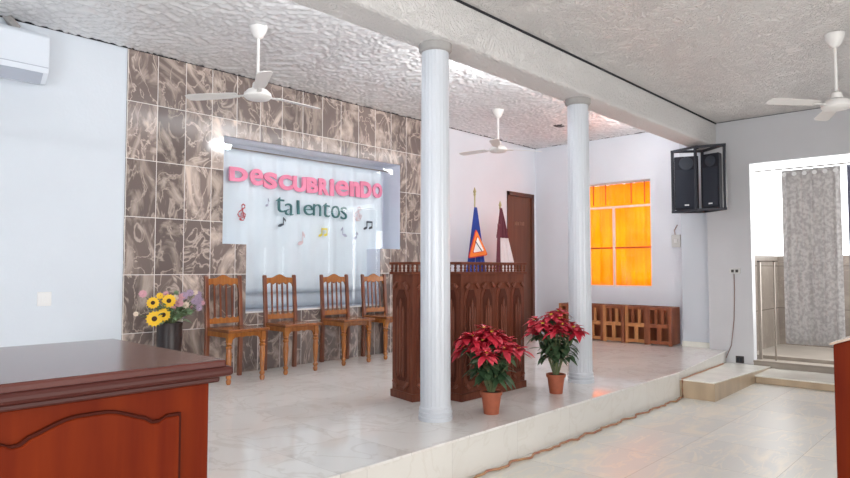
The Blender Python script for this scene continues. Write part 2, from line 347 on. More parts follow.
# back wall: painted left part, tiled middle with T shaped opening, painted right part with door
XT0, XT1 = 2.69, 7.42
OX0, OX1, OZ0, OZ1 = 3.79, 6.67, 1.79, 3.04
LX0, LX1, LZ0 = 4.10, 6.27, 1.0
struct('wall_left', box(B(), X0, XT0, WY, WY + 0.3, PZ, ZS), wall_white, 'pale blue-white painted wall left of the tiles', 'wall')
bm = B()
for r in ((XT0, OX0, PZ, ZS), (OX1, XT1, PZ, ZS), (OX0, OX1, OZ1, ZS), (OX0, LX0, PZ, OZ0), (LX1, OX1, PZ, OZ0), (LX0, LX1, PZ, LZ0)):
    box(bm, r[0], r[1], WY - 0.012, WY, r[2], r[3])
struct('wall_tiled', bm, tile_wall, 'brown marbled tile wall behind the chairs', 'wall')
bm = B(); D = 0.36
for r in ((XT0, OX0, PZ, ZS), (OX1, XT1, PZ, ZS), (OX0, OX1, OZ1, ZS), (OX0, LX0, PZ, OZ0), (LX1, OX1, PZ, OZ0), (LX0, LX1, PZ, LZ0)):
    box(bm, r[0], r[1], WY, WY + D, r[2], r[3])
box(bm, OX0 - 0.2, OX1 + 0.2, WY + D, WY + D + 0.05, LZ0 - 0.1, OZ1 + 0.1)
struct('wall_recess', bm, reveal_paint, 'pale lilac sides and back of the curtained recess', 'wall')
DX0, DX1, DZ = 9.37, 10.22, 2.90
bm = B(); box(bm, XT1, DX0, WY, WY + 0.3, PZ, ZS); box(bm, DX0, DX1, WY, WY + 0.3, DZ, ZS); box(bm, DX1, FX + 0.3, WY, WY + 0.3, PZ, ZS)
struct('wall_back', bm, wall_far, 'white painted wall beside the brown door', 'wall')
# far stage wall with window hole
WA, WB, WZ0, WZ1 = 4.46, 6.0, 1.19, 3.0
bm = B()
box(bm, FX, FX + 0.2, 3.3, WA, PZ, ZS); box(bm, FX, FX + 0.2, WB, WY + 0.3, PZ, ZS)
box(bm, FX, FX + 0.2, WA, WB, PZ, WZ0); box(bm, FX, FX + 0.2, WA, WB, WZ1, ZS)
struct('wall_far', bm, wall_far, 'white far wall of the stage around the orange window', 'wall')
struct('wall_pilaster', box(B(), 10.12, FX, 3.45, 3.90, PZ, ZS), col_m, 'white pilaster on the far wall beside the slatted boxes', 'wall', bevel=0.01)
struct('baseboard_far', box(B(), 10.10, 10.12, 3.45, 3.90, PZ, PZ + 0.08), step_top)
# right wall with doorway
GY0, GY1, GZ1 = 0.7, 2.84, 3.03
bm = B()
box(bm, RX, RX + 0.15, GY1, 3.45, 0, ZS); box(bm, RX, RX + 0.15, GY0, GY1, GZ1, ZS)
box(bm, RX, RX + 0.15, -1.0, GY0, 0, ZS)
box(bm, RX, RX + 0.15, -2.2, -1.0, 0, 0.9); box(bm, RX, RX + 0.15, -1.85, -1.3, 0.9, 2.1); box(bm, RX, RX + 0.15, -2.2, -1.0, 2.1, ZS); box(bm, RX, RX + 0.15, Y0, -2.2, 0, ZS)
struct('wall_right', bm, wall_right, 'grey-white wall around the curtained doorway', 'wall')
struct('wall_rear', box(B(), X0 - 0.15, X0, Y0, WY + 0.3, 0, ZS + 0.1), wall_white)
struct('wall_side', box(B(), X0, RX + 0.15, Y0 - 0.15, Y0, 0, ZS + 0.1), wall_white)
# thin dark gaps between walls and ceilings
struct('trim_1', box(B(), X0, FX, WY - 0.022, WY - 0.012, ZS - 0.022, ZS), black_gap)
struct('trim_2', box(B(), FX - 0.012, FX, 3.9, WY, ZS - 0.014, ZS), black_gap)
struct('trim_3', box(B(), X0, RX, BY0 - 0.012, BY0, ZM - 0.019, ZM), black_gap)
struct('trim_4', box(B(), RX - 0.006, RX, Y0, BY0, ZM - 0.007, ZM), black_gap)

# door in the back wall
bm = B(); box(bm, DX0, DX0 + 0.07, WY - 0.02, WY + 0.1, PZ, DZ); box(bm, DX1 - 0.07, DX1, WY - 0.02, WY + 0.1, PZ, DZ); box(bm, DX0, DX1, WY - 0.02, WY + 0.1, DZ - 0.07, DZ)
d = struct('door_1', box(B(), DX0 + 0.07, DX1 - 0.07, WY + 0.02, WY + 0.06, PZ, DZ - 0.07), door_w, 'tall brown wooden door behind the flags', 'door')
obj('door_frame', bm, door_fr, d)
obj('door_knob', lathe(B(), [(0.01, 0), (0.028, 0.02), (0.028, 0.04), (0.008, 0.06)], (0, 0, 0), 12, Matrix.Translation((DX0 + 0.14, WY + 0.02, 1.35)) @ Matrix.Rotation(PI / 2, 4, 'X')), pole_m, d)
bm = B()
for k in range(6):
    bx = 9.62 + k * 0.055; box(bm, bx, bx + 0.03, WY + 0.008, WY + 0.02, 2.30, 2.36 + 0.01 * (k % 2))
obj('faded_lettering', bm, mat('faded_chalk', (0.26, 0.14, 0.10), 0.7), d)

# ------------------------------------------------------------------ stage window with orange curtain
bm = B(); Xw = FX + 0.06
box(bm, Xw, Xw + 0.03, WA, WA + 0.03, WZ0, WZ1); box(bm, Xw, Xw + 0.03, WB - 0.03, WB, WZ0, WZ1)
box(bm, Xw, Xw + 0.03, WA, WB, WZ0, WZ0 + 0.03); box(bm, Xw, Xw + 0.03, WA, WB, WZ1 - 0.03, WZ1)
win = struct('window_1', bm, frame_w, 'metal-framed window filled by the orange curtain', 'window')
obj('transom_bar', box(B(), Xw - 0.01, Xw + 0.02, WA, WB, 2.555, 2.59), frame_w, win)
obj('mullion', box(B(), Xw - 0.01, Xw + 0.02, 5.125, 5.165, WZ0, 2.555), frame_w, win)
bm = B(); box(bm, Xw, Xw + 0.015, WA, WB, 1.85, 1.88)
for k in range(7):
    y = WA + 0.12 + k * 0.235
    if abs(y - 5.08) > 0.05: box(bm, Xw, Xw + 0.012, y, y + 0.016, 2.62, WZ1 - 0.02)
obj('grille_bar', bm, frame_dk, win)
obj('pane', box(B(), Xw + 0.03, Xw + 0.034, WA, WB, WZ0, WZ1), glass_m, win)
def fold_cloth(y0, y1, z0, z1, xc, amp, n, ny=160, nz=10, seed=0, hang=None, axis='y', th=0.0):
    bm = B(); rows = []
    for j in range(nz + 1):
        z = z0 + (z1 - z0) * j / nz; row = []
        for i in range(ny + 1):
            s = i / ny; y = y0 + (y1 - y0) * s
            f = math.sin(s * n * 2 * PI + seed) * 0.6 + math.sin(s * n * 3.7 * PI + seed * 2 + j * 0.06) * 0.3 + math.sin(s * n * 1.3 * PI + seed) * 0.4
            zz = z + (hang(s) if (hang and j == nz) else 0)
            p = (xc + amp * f, y, zz) if axis == 'y' else (y, xc + amp * f, zz)
            row.append(bm.verts.new(p))
        rows.append(row)
    for a, b in zip(rows, rows[1:]):
        for i in range(ny): bm.faces.new((a[i], a[i + 1], b[i + 1], b[i]))
    return bm
def cloth(name, bm, m, parent=None, th=0.004):
    o = obj(name, bm, m, parent, smooth='all'); s = o.modifiers.new('solid', 'SOLIDIFY'); s.thickness = th; return o
tag(cloth('orange_curtain', fold_cloth(WA + 0.01, WB - 0.01, WZ0 + 0.01, WZ1 - 0.02, Xw + 0.10, 0.028, 9, seed=1), curt_or, th=0.002), 'bright orange curtain glowing in the stage window', 'curtain')

# ------------------------------------------------------------------ doorway: threshold, step, porch
struct('floor_threshold', box(B(), RX - 0.02, RX + 0.3, GY0, GY1, 0.0, 0.19), porch_f, 'pale stone sill of the curtained doorway', 'floor', bevel=0.006)
struct('floor_door_step', box(B(), 9.19, RX - 0.02, -0.6, 2.60, 0.0, 0.09), step_m, 'low tan step below the curtained doorway', 'floor', bevel=0.01)
struct('floor_door_step_top', box(B(), 9.17, RX - 0.02, -0.6, 2.61, 0.09, 0.105), step_top)
struct('trim_5', box(B(), RX - 0.03, RX + 0.0, GY0, GY1, 0.17, 0.195), alu)
bm = B(); box(bm, RX + 0.3, 12.2, GY0 - 1, 3.15, 0.05, 0.24)
struct('floor_porch', bm, porch_f, 'pale porch floor outside the doorway', 'floor')
bm = B(); box(bm, 12.0, 12.15, GY0 - 1, 3.15, 0.24, 1.72); box(bm, RX + 0.2, 12.15, 3.0, 3.15, 0.24, 1.72)
struct('wall_porch', bm, porch_t, 'waist-high marble parapet of the porch outside', 'wall')
struct('trim_6', box(B(), RX + 0.18, RX + 0.22, GY1 - 0.06, GY1 - 0.02, 0.19, 1.62), alu)
bm = B(); box(bm, RX + 0.18, RX + 0.2, GY1 - 0.25, GY1 - 0.23, 0.19, 1.62); box(bm, RX + 0.18, RX + 0.2, GY1 - 0.5, GY1 - 0.02, 1.60, 1.62)
struct('trim_7', bm, alu)
# sloping side step next to the stage end
bm = B()
tp = [(7.58, 2.57, 0.20), (7.58, edge(7.58) + .01, 0.20), (RX - 0.02, edge(RX) + .01, 0.115), (RX - 0.02, 2.62, 0.115)]
A = [bm.verts.new((x, y, 0)) for x, y, z in tp]; C_ = [bm.verts.new(p) for p in tp]
bm.faces.new(A[::-1]); bm.faces.new(C_)
for i in range(4): bm.faces.new((A[i], A[(i + 1) % 4], C_[(i + 1) % 4], C_[i]))
o = struct('floor_side_step', bm, step_m, 'tan tiled side step at the end of the stage riser', 'floor')
bm = B(); A = [bm.verts.new((x, y, z)) for x, y, z in tp]; C_ = [bm.verts.new((x, y, z + 0.012)) for x, y, z in tp]
bm.faces.new(A[::-1]); bm.faces.new(C_)
for i in range(4): bm.faces.new((A[i], A[(i + 1) % 4], C_[(i + 1) % 4], C_[i]))
struct('floor_side_step_top', bm, step_top)

# grey printed curtain on its rod
ct = thing('printed_curtain', 'grey printed curtain with eyelets hanging in the bright doorway', 'curtain', (RX + 0.13, 2.1, 2.85))
cloth('cloth_panel', fold_cloth(-0.36, 0.36, -2.40, 0.05, 0, 0.022, 6, ny=120, nz=20, seed=2), curt_gr, ct)
for k in range(6):
    bm = B(); M = Matrix.Translation((-0.022, -0.31 + k * 0.125, -0.01)) @ Matrix.Rotation(PI / 2, 4, 'Y') @ Matrix.Rotation(0, 4, 'X')
    lathe(bm, [(0.020, -0.006), (0.030, -0.004), (0.030, 0.004), (0.020, 0.006)], (0, 0, 0), 16, M)
    obj('eyelet', bm, wh_m, ct)
dc = thing('dark_curtain', 'dark slate curtain at the right edge of the doorway', 'curtain', (RX + 0.13, 1.3, 2.85))
cloth('cloth_panel', fold_cloth(-0.5, 0.36, -2.36, 0.05, 0, 0.022, 6, ny=120, nz=20, seed=4), curt_dk, dc)
tag(obj('curtain_rod', tube(B(), [(RX + 0.13, GY1 + 0.0, 2.925), (RX + 0.13, GY0, 2.925)], 0.011), alu, smooth=True), 'thin metal rod carrying the doorway curtains', 'curtain rod')

# ------------------------------------------------------------------ recess curtain, glass, paper letters
CY = WY + 0.24
cl = cloth('stage_curtain', fold_cloth(OX0 + 0.005, OX1 - 0.12, LZ0 + 0.2, OZ1 - 0.09, CY + 0.045, 0.022, 8, ny=260, nz=24, seed=3, axis='x'), curt_bl)
tag(cl, 'pale blue curtain carrying paper letters in the wall recess', 'curtain')
tag(cloth('white_sheet', fold_cloth(LX0 + 0.03, LX1 - 0.03, LZ0 + 0.01, OZ0 + 0.05, CY + 0.095, 0.01, 5, ny=160, nz=12, seed=5, axis='x'), mat('sheet_cloth', (0.66, 0.74, 0.81), 0.8)), 'greyish white sheet below the lettered curtain', 'sheet')
tag(obj('curtain_wire', tube(B(), [(OX0, CY + 0.03, OZ1 - 0.07), (OX1, CY + 0.03, OZ1 - 0.07)], 0.008), alu), 'thin rail the pale blue curtain hangs from', 'curtain rail')
g = struct('window_2', box(B(), OX0, OX1, WY + 0.02, WY + 0.026, OZ0, OZ1), glass_m, 'clear glass pane closing the curtained recess', 'window')
obj('lower_pane', box(B(), LX0, LX1, WY + 0.02, WY + 0.026, LZ0, OZ0), glass_m, g)
obj('sill_strip', box(B(), LX0, LX1, WY - 0.02, WY + 0.03, LZ0 - 0.02, LZ0), white_pl, g)

def text_mesh(ch, off=0.0, ext=0.01, bevel=0.0):
    c = bpy.data.curves.new('t', 'FONT'); c.body = ch; c.extrude = ext; c.offset = off; c.resolution_u = 6
    o = bpy.data.objects.new('t', c); COL.objects.link(o)
    dg = bpy.context.evaluated_depsgraph_get(); me = bpy.data.meshes.new_from_object(o.evaluated_get(dg))
    bpy.data.objects.remove(o); return me
def letter(ch, px0, py0, px1, py1, m, label, group, name='paper_letter', off=0.03, tilt=0):
    me = text_mesh(ch, off)
    a = at(px0, py0, 1, CY); b = at(px1, py1, 1, CY)
    xs = [v.co.x for v in me.vertices]; ys = [v.co.y for v in me.vertices]
    sx = (b.x - a.x) / (max(xs) - min(xs)); sz = (a.z - b.z) / (max(ys) - min(ys)); mx_ = (max(xs) + min(xs)) / 2; my_ = (max(ys) + min(ys)) / 2
    for v in me.vertices: v.co = Vector(((v.co.x - mx_) * sx, -v.co.z, (v.co.y - my_) * sz))
    me.flip_normals(); me.materials.clear(); me.materials.append(m)
    o = bpy.data.objects.new(name, me); COL.objects.link(o); o.location = ((a.x + b.x) / 2, CY - 0.005, (a.z + b.z) / 2); o.rotation_euler.y = tilt
    return tag(o, label, 'letter', group)
k3 = lambda x, y: (200 + x / 3.413, 120 + y / 3.413)
W1 = [('D', 99, 158, 162, 214), ('e', 170, 164, 214, 226), ('s', 216, 176, 262, 238), ('c', 268, 184, 314, 242), ('u', 316, 190, 360, 248),
      ('B', 362, 194, 402, 252), ('R', 404, 198, 438, 258), ('i', 442, 200, 456, 260), ('e', 462, 204, 506, 262), ('n', 510, 208, 544, 264), ('d', 546, 208, 584, 268), ('o', 588, 214, 620, 268)]
ordn = ['first', 'second', 'third', 'fourth', 'fifth', 'sixth', 'seventh', 'eighth', 'ninth', 'tenth', 'eleventh', 'last']
for i, (c, a, b_, cx, dy) in enumerate(W1):
    big = c.upper() if c not in 'e' else c
    letter(big if c not in 'in' else c, *k3(a, b_), *k3(cx, dy), pink_l, 'pink paper letter %s, %s letter of the upper word' % (c.upper(), ordn[i]), 'pink letters of the upper word', off=(0.025 if c == 'e' else 0.055), tilt=random.uniform(-.04, .04))
W2 = [('t', 258, 262, 288, 316), ('a', 290, 284, 318, 326), ('l', 331, 274, 338, 322), ('e', 354, 288, 384, 326), ('n', 386, 286, 412, 328), ('t', 418, 282, 442, 332), ('o', 448, 292, 476, 336), ('s', 480, 296, 500, 340)]
for i, (c, a, b_, cx, dy) in enumerate(W2):
    letter(c, *k3(a, b_), *k3(cx, dy), teal_l, 'dark teal paper letter %s, %s letter of the lower word' % (c, ordn[i] if i < 7 else 'last'), 'teal letters of the lower word', off=-0.012, tilt=random.uniform(-.06, .06))
def note(px0, py0, px1, py1, m, label, kind=0, mirror=False):
    a = at(px0, py0, 1, CY); b = at(px1, py1, 1, CY); w = (b.x - a.x) * .85; h = (a.z - b.z) * .85; bm = B()
    r = 0.17 * h
    def disc(cx, cz, rx, rz, rot=0.4):
        prism(bm, [(cx + rx * math.cos(t) * math.cos(rot) - rz * math.sin(t) * math.sin(rot), cz + rx * math.cos(t) * math.sin(rot) + rz * math.sin(t) * math.cos(rot)) for t in [2 * PI * k / 14 for k in range(14)]], 0.006, 'y', 0)
    if kind == 0:
        disc(-w * 0.15, -h / 2 + r, w * 0.36, r * 0.8); box(bm, w * 0.14, w * 0.24, 0, 0.006, -h / 2 + r, h / 2)
        prism(bm, [(w * .2, h / 2), (w * .5, h * .25), (w * .5, h * .05), (w * .2, h * .3)], 0.006, 'y', 0)
    elif kind == 1:
        for s in (-1, 1):
            disc(s * w * 0.3 - w * .06, -h / 2 + r + (s + 1) * h * .04, w * 0.22, r * 0.8); box(bm, s * w * .3 + w * .08, s * w * .3 + w * .16, 0, 0.006, -h / 2 + r, h / 2)
        prism(bm, [(-w * .22, h / 2 - .0), (w * .46, h / 2), (w * .46, h * .3), (-w * .22, h * .3)], 0.006, 'y', 0)
    else:
        cp = [(.03, -.16), (-.07, -.14), (-.05, -.04), (.06, -.02), (.14, -.10), (.12, -.22), (0, -.28), (-.15, -.24), (-.20, -.10), (-.14, .04), (0, .18), (.10, .30), (.10, .43), (.03, .5), (-.03, .42), (-.02, .25), (.04, -.05), (.09, -.34), (.04, -.45), (-.06, -.46), (-.09, -.38)]
        pts = [(a_ * w * 2.2, 0.003, b_ * h) for a_, b_ in cp]
        tube(bm, pts, 0.007, 6); disc(-w * .18, -h * .39, w * .10, w * .10)
    o = obj('paper_note', bm, m, loc=((a.x + b.x) / 2, CY - 0.012, (a.z + b.z) / 2))
    if mirror: o.scale.x = -1
    return tag(o, label, 'paper music note')
note(236, 202, 248, 223, red_p, 'red paper treble clef left on the pale blue curtain', 2)
note(277, 216, 286, 228, blk_p, 'black paper quaver below the first teal letter')
note(265, 197, 269, 208, lilac_p, 'faint violet paper note left of the teal word')
note(352, 205, 364, 223, rose_p, 'pale rose paper clef right of the teal word', 2)
note(318, 227, 328, 238, yel_p, 'yellow paper double note below the teal word', 1)
note(340, 226, 347, 238, lilac_p, 'grey-blue paper quaver right of the yellow note', mirror=True)
note(363, 220, 373, 231, blk_p, 'dark paper double note near the right edge of the curtain', 1)
note(353, 231, 358, 240, lilac_p, 'tiny grey paper note lowest at the right of the curtain')
note(297, 230, 305, 247, rose_p, 'tall pale rose note low in the middle of the curtain')

# ------------------------------------------------------------------ columns
def column(x, y, label):
    t = thing('column', label, 'column', (x, y, PZ), 0, 'fluted white columns')
    hgt = BZ - PZ
    obj('shaft', lathe(B(), [(0.122, 0.12), (0.122, 0.5), (0.118, hgt * .6), (0.112, hgt - 0.07)], (0, 0, 0), 48, flute=0.025), col_m, t)
    obj('base', lathe(B(), [(0.138, 0), (0.138, 0.03), (0.131, 0.034), (0.136, 0.05), (0.136, 0.066), (0.128, 0.07), (0.131, 0.085), (0.130, 0.10), (0.124, 0.105), (0.122, 0.12)], (0, 0, 0), 32), col_m, t, smooth=True)
    tag(obj('capital', lathe(B(), [(0.112, hgt - 0.07), (0.128, hgt - 0.06), (0.136, hgt - 0.05), (0.136, hgt)], (0, 0, 0), 32), plaster_grey, t, smooth=True), 'unpainted grey plaster ring')
    return t
column(3.86, 3.47, 'white fluted column standing left of the large carved pulpit')
column(6.18, 3.47, 'white fluted column beside the second poinsettia')

# ------------------------------------------------------------------ big desk at the left
dk = thing('communion_table', 'red-brown varnished desk with a glossy dark top, near left corner', 'desk', (0, 0, 0))
TX, TY0, TY1, TZ = 1.145, 1.93, 2.90, 1.20
bm = B(); box(bm, -1.4, TX - 0.018, TY0 + 0.018, TY1 - 0.018, TZ - 0.03, TZ)
obj('tabletop', bm, desk_top, dk, bevel=0.008)
bm = B(); box(bm, -1.415, TX, TY0, TY1, TZ - 0.055, TZ - 0.022)
obj('top_moulding', bm, desk_mould, dk, bevel=0.012)
bm = B(); box(bm, -1.38, TX - 0.035, TY0 + 0.03, TY1 - 0.03, TZ - 0.075, TZ - 0.055)
obj('under_moulding', bm, desk_mould, dk, bevel=0.006)
bx1, fy = 1.085, TY0 + 0.055
obj('body', box(B(), -1.34, bx1, fy, TY1 - 0.06, 0, TZ - 0.075), desk_w, dk, bevel=0.006)
def arch(x0, x1, z0, zt, rise, n=24):
    pts = [(x0, z0), (x1, z0)]
    for k in range(n + 1):
        s = k / n; x = x1 + (x0 - x1) * s; u = abs(s - 0.5) * 2
        f = 0 if u > 0.72 else 0.5 + 0.5 * math.cos(PI * max(0, u - .12) / .60)
        pts.append((x, zt + rise * f - (0.012 if .62 < u < .8 else 0)))
    return pts
for (pa, pb) in ((0.44, 0.985), (-0.16, 0.37), (-0.76, -0.23)):
    dpn = obj('carved_panel', prism(B(), arch(pa, pb, 0.12, 1.045, 0.042), 0.012, 'y', fy - 0.012), desk_dark, dk, bevel=0.004)
    obj('raised_field', prism(B(), arch(pa + 0.009, pb - 0.009, 0.130, 1.036, 0.042), 0.012, 'y', fy - 0.018), desk_w, dpn, bevel=0.005)
obj('side_panel', box(B(), bx1, bx1 + 0.008, fy + 0.12, TY1 - 0.18, 0.12, 1.0), desk_w, dk, bevel=0.003)

# ------------------------------------------------------------------ sloped stand at the right edge
st = thing('lectern', 'orange-red wooden lectern cut by the right edge of the picture', 'lectern', (4.06, 0.755, 0))
pr = [(0, 0), (0, 1.09), (-0.30, 1.205), (-0.30, 0)]
obj('body', prism(B(), pr, 0.36, 'x', 0.0), desk_w, st, bevel=0.006)
obj('sloped_top', prism(B(), [(0.012, 1.088), (0.012, 1.100), (-0.31, 1.222), (-0.31, 1.208)], 0.40, 'x', -0.02), mat('pale_top_edge', (0.42, 0.30, 0.22), 0.3), st)  # top slab in a paler tone than the body
obj('plinth', box(B(), -0.012, 0.372, -0.31, 0.012, 0, 0.08), desk_w, st, bevel=0.004)

# ------------------------------------------------------------------ chairs
def turned(h):
    return [(a * 1.28, b) for a, b in [(0.013, 0), (0.019, 0.015), (0.021, 0.04), (0.014, 0.055), (0.022, 0.07), (0.022, 0.085), (0.013, 0.10), (0.018, 0.16), (0.024, h * .55), (0.019, h * .68), (0.026, h * .70), (0.026, h * .73), (0.017, h * .75), (0.026, h * .78), (0.020, h * .81)]]
def make_chair():
    t = thing('wooden_chair', '', 'chair', (0, 0, 0), 0, 'carved wooden chairs along the tiled wall')
    SH = 0.565
    bm = B(); prism(bm, [(-0.245, -0.29), (0.245, -0.29), (0.21, 0.20), (-0.21, 0.20)], 0.034, 'z', SH - 0.030)
    obj('seat', bm, chair_s, t, bevel=0.008)
    # apron with scalloped lower edge
    def scallop(x0, x1, zt, zb, n, amp):
        pts = [(x0, zt), (x0, zb)]
        for k in range(1, 60):
            s = k / 60; edge = min(s, 1 - s)
            lift = amp * 1.6 * min(1, max(0, (edge - .06) / .10)); pts.append((x0 + (x1 - x0) * s, zb + lift + 0.35 * amp * abs(math.sin(n * PI * s))))
        return pts + [(x1, zb), (x1, zt)]
    obj('apron', prism(B(), scallop(-0.19, 0.19, SH - 0.028, SH - 0.12, 5, 0.022), 0.018, 'y', -0.232), chair_w, t)
    for s in (-1, 1): obj('side_rail', box(B(), s * 0.195 - 0.009, s * 0.195 + 0.009, -0.22, 0.19, SH - 0.085, SH - 0.028), chair_w, t)
    for s in (-1, 1):
        bm = lathe(B(), turned(SH - 0.03), (s * 0.197, -0.222, 0), 14)
        box(bm, s * 0.197 - 0.024, s * 0.197 + 0.024, -0.246, -0.198, (SH - .03) * .81, SH - 0.028)
        obj('leg', bm, chair_w, t, smooth=True)
        bm = B()
        prism(bm, [(0.20, 0), (0.245, 0), (0.225, SH), (0.262, 1.115), (0.252, 1.13), (0.230, 1.12), (0.185, SH)], 0.042, 'x', s * 0.199 - 0.021)
        tag(obj('back_post', bm, chair_d, t, bevel=0.004), 'darker red-brown back post')
    yb = lambda z: 0.205 + 0.04 * (z - SH) / 0.65
    M = Matrix.Translation((0, 0.205, SH)) @ Matrix.Rotation(-math.atan(0.04 / 0.65), 4, 'X') @ Matrix.Diagonal((1, 1, 0.86, 1))
    # crest rail arched above, scalloped below
    pts = [(-0.178, 0.49), ]
    for k in range(41):
        s = k / 40; x = -0.178 + 0.356 * s; u = abs(s - .5) * 2
        pts.append((x, 0.625 + 0.04 * (0.5 + 0.5 * math.cos(PI * min(1, u / .62))) - 0.008 * u))
    pts.append((0.178, 0.49))
    for k in range(1, 50):
        s = 1 - k / 50; pts.append((-0.178 + 0.356 * s, 0.520 + 0.026 * abs(math.sin(4 * PI * s))))
    obj('crest_rail', prism(B(), pts, 0.024, 'y', 0.0, M), chair_w, t, bevel=0.003)
    pts = [(-0.178, 0.04), (0.178, 0.04), (0.178, 0.125)]
    for k in range(1, 50):
        s = 1 - k / 50; pts.append((-0.178 + 0.356 * s, 0.125 - 0.02 * abs(math.sin(5 * PI * s))))
    pts.append((-0.178, 0.125))
    obj('lower_rail', prism(B(), pts, 0.022, 'y', 0.0, M), chair_w, t, bevel=0.002)
    for k in range(4):
        x = -0.105 + k * 0.07
        bm = B(); box(bm, x - 0.009, x + 0.009, 0.004, 0.018, 0.10, 0.57, M)
        obj('back_slat', bm, chair_d, t)
    obj('stretcher', box(B(), -0.18, 0.18, 0.195, 0.22, SH - 0.09, SH - 0.03), chair_d, t)
    return t
ch0 = make_chair()
spots = [(3.72, 6.28, 0.03, 'carved wooden chair beside the flower vase, left end of the row'),
         (4.51, 6.37, -0.03, 'carved wooden chair second from the flower vase'),
         (5.40, 6.42, -0.02, 'carved wooden chair second from the small carved stand'),
         (6.12, 6.43, 0.0, 'carved wooden chair nearest the small carved stand, partly hidden by it')]
for i, (x, y, r, lab) in enumerate(spots):
    c = ch0 if i == 0 else copy_tree(ch0)
    c.location = (x, y, PZ); c.rotation_euler.z = r; c['label'] = lab; c.scale = (1.04, 1.0, 1.0)

# ------------------------------------------------------------------ carved pulpits
def pulpit(name, label, x0, x1, y0, y1, npan, rz=0):
    t = thing(name, label, 'pulpit', (x0, y0, PZ), rz)
    Wd, Dp, Hh = x1 - x0, y1 - y0, 1.265
    obj('body', box(B(), 0.015, Wd - 0.015, 0.015, Dp - 0.015, 0.06, 1.16), pulpit_w, t, bevel=0.004)
    obj('plinth', box(B(), 0, Wd, 0, Dp, 0, 0.07), pulpit_w, t, bevel=0.006)
    obj('lower_rail', box(B(), -0.008, Wd + 0.008, -0.008, Dp + 0.008, 1.15, 1.175), pulpit_w, t, bevel=0.005)
    obj('top_rail', box(B(), -0.008, Wd + 0.008, -0.008, Dp + 0.008, Hh - 0.025, Hh), pulpit_w, t, bevel=0.005)
    def spindle(x, y):
        return lathe(B(), [(0.008, 1.175), (0.014, 1.185), (0.008, 1.195), (0.016, 1.208), (0.008, 1.222), (0.014, 1.232), (0.008, 1.24)], (x, y, 0), 10)
    n = max(3, round(Wd / 0.058)); 
    for k in range(n + 1): obj('spindle', spindle(0.012 + (Wd - 0.024) * k / n, 0.012), pulpit_w, t, smooth='all')
    nd = max(2, round(Dp / 0.07))
    for k in range(1, nd + 1): obj('spindle', spindle(0.012, 0.012 + (Dp - 0.024) * k / nd), pulpit_w, t, smooth='all')
    def panel(M, w):
        # recess frame, pointed raised field and gadrooned flute
        p = [(-w * .40, 0.17), (-w * .25, 0.11), (w * .25, 0.11), (w * .40, 0.17), (w * .40, 0.97), (w * .18, 1.07), (-w * .18, 1.07), (-w * .40, 0.97)]
        q = [(a * .74, 0.17 + (b - 0.11) * .875) for a, b in p]
        pn = obj('carved_panel', prism(B(), p, 0.012, 'y', -0.008, M), pulpit_w, t, bevel=0.005)
        obj('inner_field', prism(B(), q, 0.010, 'y', -0.014, M), desk_dark2, pn, bevel=0.004)
        for s in (-1, 0, 1):
            bm = B(); x = s * w * .14; ht = 0.93 if s == 0 else 0.86
            prism(bm, [(x - w * .045, 0.26), (x, 0.20), (x + w * .045, 0.26), (x + w * .045, ht - .05), (x, ht), (x - w * .045, ht - .05)], 0.016, 'y', -0.028, M)
            obj('flute', bm, pulpit_l, pn, bevel=0.006)
        for s in (-1, 1):
            for zc, dz in ((1.045, 1), (0.135, -1)):
                bm = B(); R_ = M @ Matrix.Translation((s * w * .30, -0.02, zc)) @ Matrix.Rotation(s * dz * 0.75, 4, 'Y')
                box(bm, -w * .13, w * .13, -0.012, 0.012, -0.014, 0.014, R_)
                obj('corner_carving', bm, pulpit_l, pn, bevel=0.005)
    pw = (Wd - 0.06) / npan
    for k in range(npan): panel(Matrix.Translation((0.03 + pw * (k + .5), 0.015, 0)), pw)
    panel(Matrix.Translation((0.015, Dp / 2, 0)) @ Matrix.Rotation(-PI / 2, 4, 'Z'), Dp - 0.06)
    return t
desk_dark2 = mat('pulpit_recess', (0.085, 0.022, 0.011), 0.55, spec=0.2)
pulpit('carved_pulpit', 'wide dark carved pulpit with a spindle gallery behind the poinsettias', 4.49, 5.53, 3.72, 3.95, 4)
pulpit('carved_side_stand', 'narrow dark carved stand left of the near column', 4.18, 4.50, 4.04, 4.42, 1, rz=-0.22)

# ------------------------------------------------------------------ slatted boxes along the far wall
def slat_box(y0, y1, x0, deep, label, m):
    t = thing('slatted_bench_end', label, 'slatted wooden unit', (x0, y1, PZ), 0, 'slatted wooden units below the orange window')
    w = y1 - y0; h = 0.60
    # local: y runs from 0 to -w, x from 0 to deep
    for k, a in enumerate((0, w - 0.05)): obj('post', box(B(), 0, 0.05, -a - 0.05, -a, 0, h), lat_a if k else m, t, bevel=0.003)
    obj('rail', box(B(), 0.002, 0.045, -w + 0.05, -0.05, h - 0.05, h - 0.005), lat_a, t); obj('rail', box(B(), 0.002, 0.045, -w + 0.05, -0.05, 0.27, 0.33), m, t); obj('rail', box(B(), 0.002, 0.045, -w + 0.05, -0.05, 0.02, 0.07), m, t)
    obj('slat', box(B(), 0.008, 0.035, -w / 2 - 0.03, -w / 2 + 0.03, 0.07, 0.27), m, t)
    for s in (-1, 1): obj('slat', box(B(), 0.008, 0.03, -w / 2 + s * 0.055 - 0.022, -w / 2 + s * 0.055 + 0.022, 0.33, h - 0.05), lat_a if s > 0 else m, t)
    obj('side_panel', box(B(), 0.05, deep, -w, -w + 0.02, 0.02, h), lat_a, t)
    obj('side_panel', box(B(), 0.05, deep, -0.02, 0, 0.02, h), lat_a, t)
    obj('back_board', box(B(), deep - 0.02, deep, -w + 0.02, -0.02, 0.02, h), lat_a, t)
    return t
ys = [3.98, 4.38, 4.76, 5.14, 5.56, 5.98]
